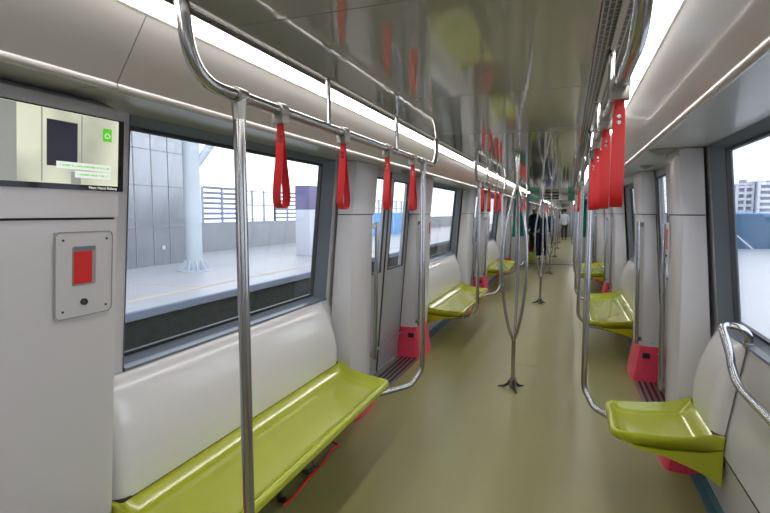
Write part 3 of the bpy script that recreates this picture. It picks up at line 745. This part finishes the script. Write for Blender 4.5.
    MB().loft([[S(-.022, .098, 1.545), S(.022, .098, 1.545), S(.022, .104, 1.545), S(-.022, .104, 1.545)], [S(-.018, .098, 1.552), S(.018, .098, 1.552), S(.018, .104, 1.552), S(-.018, .104, 1.552)]]).build('mouth', 'redbox', body)
    if mask:
        MB().loft([[S(-.05, .075, z), S(-.025, .108, z), S(0, .122, z), S(.025, .108, z), S(.05, .075, z), S(.045, .06, z), S(-.045, .06, z)] for z in (1.535, 1.59)]).build('face_mask', mask, t)
    return t
person((.19, 29.3, 0), .15, 1.68, 'person in a white shirt and black trousers walking away far down the aisle', 'white_cloth', 'black_cloth', stride=.08)
person((-.36, 17.0, 0), PI, 1.58, 'person in blue top and dark trousers standing behind the second centre pole', 'blue_cloth', 'navy', mask='white_cloth')
person((-.62, 16.7, 0), PI-.7, 1.72, 'person in dark navy clothes left of the blue-topped person, past the gangway', 'navy', 'black_cloth')
person((-.36, 22.9, 0), PI+.4, 1.62, 'person in a blue shirt farther along the aisle behind the blue-topped one', 'blue_cloth', 'black_cloth')
t = thing('person_bag', (-.66, 16.3, 0), 'yellow green bag standing on the floor at the feet of the navy-clothed person', 'bag'); t.name = 'bag'
MB().loft([[(x*.10*s, y*.07*s, z) for x, y in ((-1, -1), (1, -1), (1, 1), (-1, 1))] for z, s in ((0, 1), (.20, 1.05), (.28, .7))]).build('bag_body', 'hivis', t, bevel=.01)
MB().tube([(-.04, 0, .27), (-.03, 0, .36), (.03, 0, .36), (.04, 0, .27)], .008, 6).build('bag_handle', 'redbox', t)

# ------------------------------------------------------------------ outside, left: platform across the other track
def out(mb, name, m, label, cat=None, kind=None, group=None, bevel=0):
    o = mb.build(name, m, bevel=bevel); return tag(o, label if not kind else None, cat if not kind else None, group, kind)
out(MB().box(-5.75, -1.55, -14, 70, -1.25, -1.15), 'track_bed', 'ballast', None, kind='structure')
for x in (-4.4, -2.95):
    out(MB().box(x-.035, x+.035, -14, 70, -1.15, -1.0), 'running_rail', 'grey', 'steel rail on the ballast outside, %s' % ('nearer the platform' if x < -4 else 'nearer the train'), 'rail')
out(MB().box(-30, -5.80, -14, 70, -.15, 0), 'platform', 'platform', None, kind='structure')
out(MB().box(-5.80, -5.72, -14, 70, -.11, -.004), 'platform_edge', 'edge', None, kind='structure')
out(MB().box(-6.5, -5.80, -14, 70, -1.25, -.152), 'platform_wall', 'ballast', None, kind='structure')
t = MB().box(-6.62, -6.48, -14, 70, 0, .006).box(-10.4, -6.62, 8.15, 8.25, 0, .006).build('platform_line', 'tactile'); t['kind'] = 'structure'
# steel-clad building
fb = thing('clad_building', (-10.6, 6, 0), 'steel panelled building wall seen through the nearest left window', 'building')
MB().box(-1.5, 0, -8, 6.6, 0, 6.5).build('wall', 'facade', fb)
mb = MB()
for z in (1.1, 2.25, 3.25, 4.35, 5.4): mb.box(0, .012, -8, 6.6, z, z+.025)
for y in [-8+.62*k for k in range(24)]: mb.box(0, .012, y, y+.025, 0, 6.5)
mb.build('panel_joints', 'grey', fb)
MB().box(.012, .03, 5.3, 5.42, .45, .56).build('socket_box', 'slab', fb)
# column with flared foot and strut
def column(x, y, label):
    t = thing('steel_column', (x, y, 0), label, 'column', 'pale steel columns on the platform')
    MB().tube([(0, 0, .02), (0, 0, 6)], .21, 24).build('shaft', 'column', t)
    mb = MB()
    for k in range(10):
        a = 2*PI*k/10; c, s = math.cos(a), math.sin(a)
        mb.loft([[(.2*c-.012*s, .2*s+.012*c, z0), (.2*c+.012*s, .2*s-.012*c, z0), (r*c+.012*s, r*s-.012*c, z0), (r*c-.012*s, r*s+.012*c, z0)] for z0, r in ((.02, .40), (.30, .215))])
    mb.lathe([(.42, 0), (.42, .03), (.2, .03)], (0, 0, 0), 24)
    mb.build('foot_fins', 'column', t)
    MB().tube([(.1, .1, 2.75), (.75, .95, 4.3)], .10, 12).build('strut', 'column', t)
column(-8.75, 10.5, 'pale blue steel column with finned foot seen through the nearest left window')
column(-8.75, 19.5, 'pale blue steel column farther along the platform, beyond the pale kiosk')
# concrete wall and louvred fences
o = MB().box(-13.0, -12.7, 14, 60, 0, 1.13).build('parapet_wall', 'concrete'); tag(o, 'grey concrete parapet at the back of the platform', 'wall')
def fence(y0, y1, lou, label):
    t = thing('louvre_fence', (-12.72, y0, 1.13), label, 'fence', 'fences on the concrete parapet')
    n = int((y1-y0)/1.35)+1
    for k in range(n+1):
        y = (y1-y0)*k/n; MB().box(-.03, .03, y-.04, y+.04, 0, 1.38).build('post', 'louver', t)
    mb = MB()
    if lou:
        for z in [.1+.2*q for q in range(7)]: mb.loft([[(-.03, y, z), (.03, y, z+.09), (.03, y, z+.10), (-.03, y, z+.01)] for y in (.04, y1-y0-.04)])
    else:
        for z in (.08, 1.3, .7): mb.box(-.01, .01, 0, y1-y0, z, z+.04)
        for q in range(int((y1-y0)/.15)): mb.box(-.008, .008, q*.15, q*.15+.02, .1, 1.3)
    mb.build('slats', 'louver', t)
fence(15.6, 17.9, True, 'louvred grey fence on the parapet, just right of the column'); fence(17.9, 20.6, False, 'barred grey fence between the two louvred fences'); fence(20.6, 24, True, 'louvred grey fence right of the barred fence')
fence(24, 45, False, 'long barred fence far along the platform')
# kiosk / shelter seen at the right of the near window
k = thing('platform_kiosk', (-8.3, 16.6, 0), 'pale kiosk with dark purple top band on the platform', 'kiosk')
MB().box(-.28, .28, -1.2, 1.5, 0, 1.62).build('base', 'slab', k, bevel=.02); MB().box(-.28, .28, -1.2, 1.5, 1.62, 2.45).build('band', 'purple', k, bevel=.02)
# blue fence strip seen through doors
o = MB().box(-14.5, -14.3, 26, 60, 1.14, 3.0).build('blue_hoarding', 'blue'); 
bpy.data.objects.remove(o)
bh = thing('blue_screen', (-11.5, 30, 0), 'light blue screen on the platform seen through the nearest left door', 'screen')
M['lightblue'] = mat('light_blue', (.12, .36, .72), .5)
MB().box(-.05, .05, -4, 6, .0, 1.5).build('panel', 'lightblue', bh)
for y in (-4, -2, 0, 2, 4, 6): MB().box(-.05, .09, y-.04, y+.04, 0, 1.6).build('post', 'slab', bh)

# ------------------------------------------------------------------ outside, right
out(MB().box(1.75, 90, -30, 300, -.6, -.05), 'pale_ground', 'ground', None, kind='structure')
h = thing('blue_hoarding', (3.0, 24.0, 0), 'blue site hoarding outside the nearest right window', 'hoarding')
h.rotation_euler = (0, 0, math.atan2(.57, 1.57))
for k in range(12):
    MB().box(k*2.0, k*2.0+1.98, -.03, .03, -.05, 1.44).build('panel', 'blue', h)
mb = MB()
for k in range(13): mb.box(k*2.0-.03, k*2.0+.02, -.07, -.031, -.05, 1.47)
mb.build('posts', 'lightblue', h)
MB().box(0, 24, -.05, .05, 1.44, 1.50).build('top_rail', 'lightblue', h)
MB().tube([(3.4, -.1, 1.4), (4.6, -.9, 0)], .03, 6).build('prop', 'slab', h)
t = thing('banner_pole', (6.2, 25.6, 0), 'tall purple banner pole behind the blue hoarding', 'pole')
MB().tube([(0, 0, -.05), (0, 0, 4.0)], .05, 8).build('pole', 'louver', t); MB().box(-.22, .18, -.02, .02, 1.6, 3.75).build('banner', 'purple', t)
def tower(x, y, w, dep, h_, n, cols, label):
    t = thing('apartment_block', (x, y, -6), label, 'building', 'pale apartment blocks beyond the blue hoarding')
    MB().box(-w/2, w/2, 0, dep, 0, h_).build('wall', 'tower', t)
    fh = (h_-1)/n
    for k in range(1, n+1): MB().box(-w/2-.3, w/2+.3, -1.4, 0, k*fh-.35, k*fh+.75).build('balcony_band', 'slab', t)
    for k in range(cols+1): MB().box(-w/2+w*k/cols-.35, -w/2+w*k/cols+.35, -1.7, 0, 0, h_+.4).build('fin_wall', 'slab', t)
    MB().box(-w/2-.5, w/2+.5, -1.6, dep, h_, h_+.7).build('roof_slab', 'slab', t)
    MB().box(-w/6, w/6, 1, 5, h_+.7, h_+2.4).build('roof_room', 'tower', t)
tower(70.5, 255, 5.6, 14, 19.4, 7, 2, 'narrow apartment block, left of the two beyond the hoarding')
tower(84, 250, 20, 14, 20.4, 8, 3, 'wide apartment block with balcony bands, cut by the right frame edge')

# ------------------------------------------------------------------ sky and camera
w = bpy.data.worlds.new('sky'); bpy.context.scene.world = w; w.use_nodes = True
nt = w.node_tree; bg = nt.nodes['Background']
tc = nt.nodes.new('ShaderNodeTexCoord'); sp_ = nt.nodes.new('ShaderNodeSeparateXYZ'); cr = nt.nodes.new('ShaderNodeValToRGB')
cr.color_ramp.elements[0].position = .0; cr.color_ramp.elements[0].color = (.94, .96, 1, 1); cr.color_ramp.elements[1].position = .6; cr.color_ramp.elements[1].color = (.88, .93, 1, 1)
nt.links.new(tc.outputs['Generated'], sp_.inputs['Vector']); nt.links.new(sp_.outputs['Z'], cr.inputs['Fac']); nt.links.new(cr.outputs['Color'], bg.inputs['Color'])
bg.inputs['Strength'].default_value = 2.8
F = 500.; pitch = math.atan((256.5-213.)/F); yaw = math.atan((569-385)/(F/math.cos(pitch)))
cam = bpy.data.cameras.new('camera'); co = bpy.data.objects.new('camera', cam); C.objects.link(co)
cam.sensor_width = 36; cam.lens = 36*F/770; cam.clip_start = .02; cam.clip_end = 1000
co.location = (.41, 0, H); co.rotation_euler = (PI/2-pitch, 0, yaw)
sc = bpy.context.scene; sc.camera = co
sc.view_settings.view_transform = 'Standard'; sc.view_settings.look = 'None'; sc.view_settings.gamma = 1; sc.view_settings.use_curve_mapping = False
sc.view_settings.exposure = -.06
sc.cycles.max_bounces = 10; sc.cycles.transparent_max_bounces = 16; sc.cycles.diffuse_bounces = 6; sc.cycles.glossy_bounces = 5
sc.cycles.use_denoising = True; sc.cycles.sample_clamp_indirect = 6; sc.cycles.caustics_reflective = False
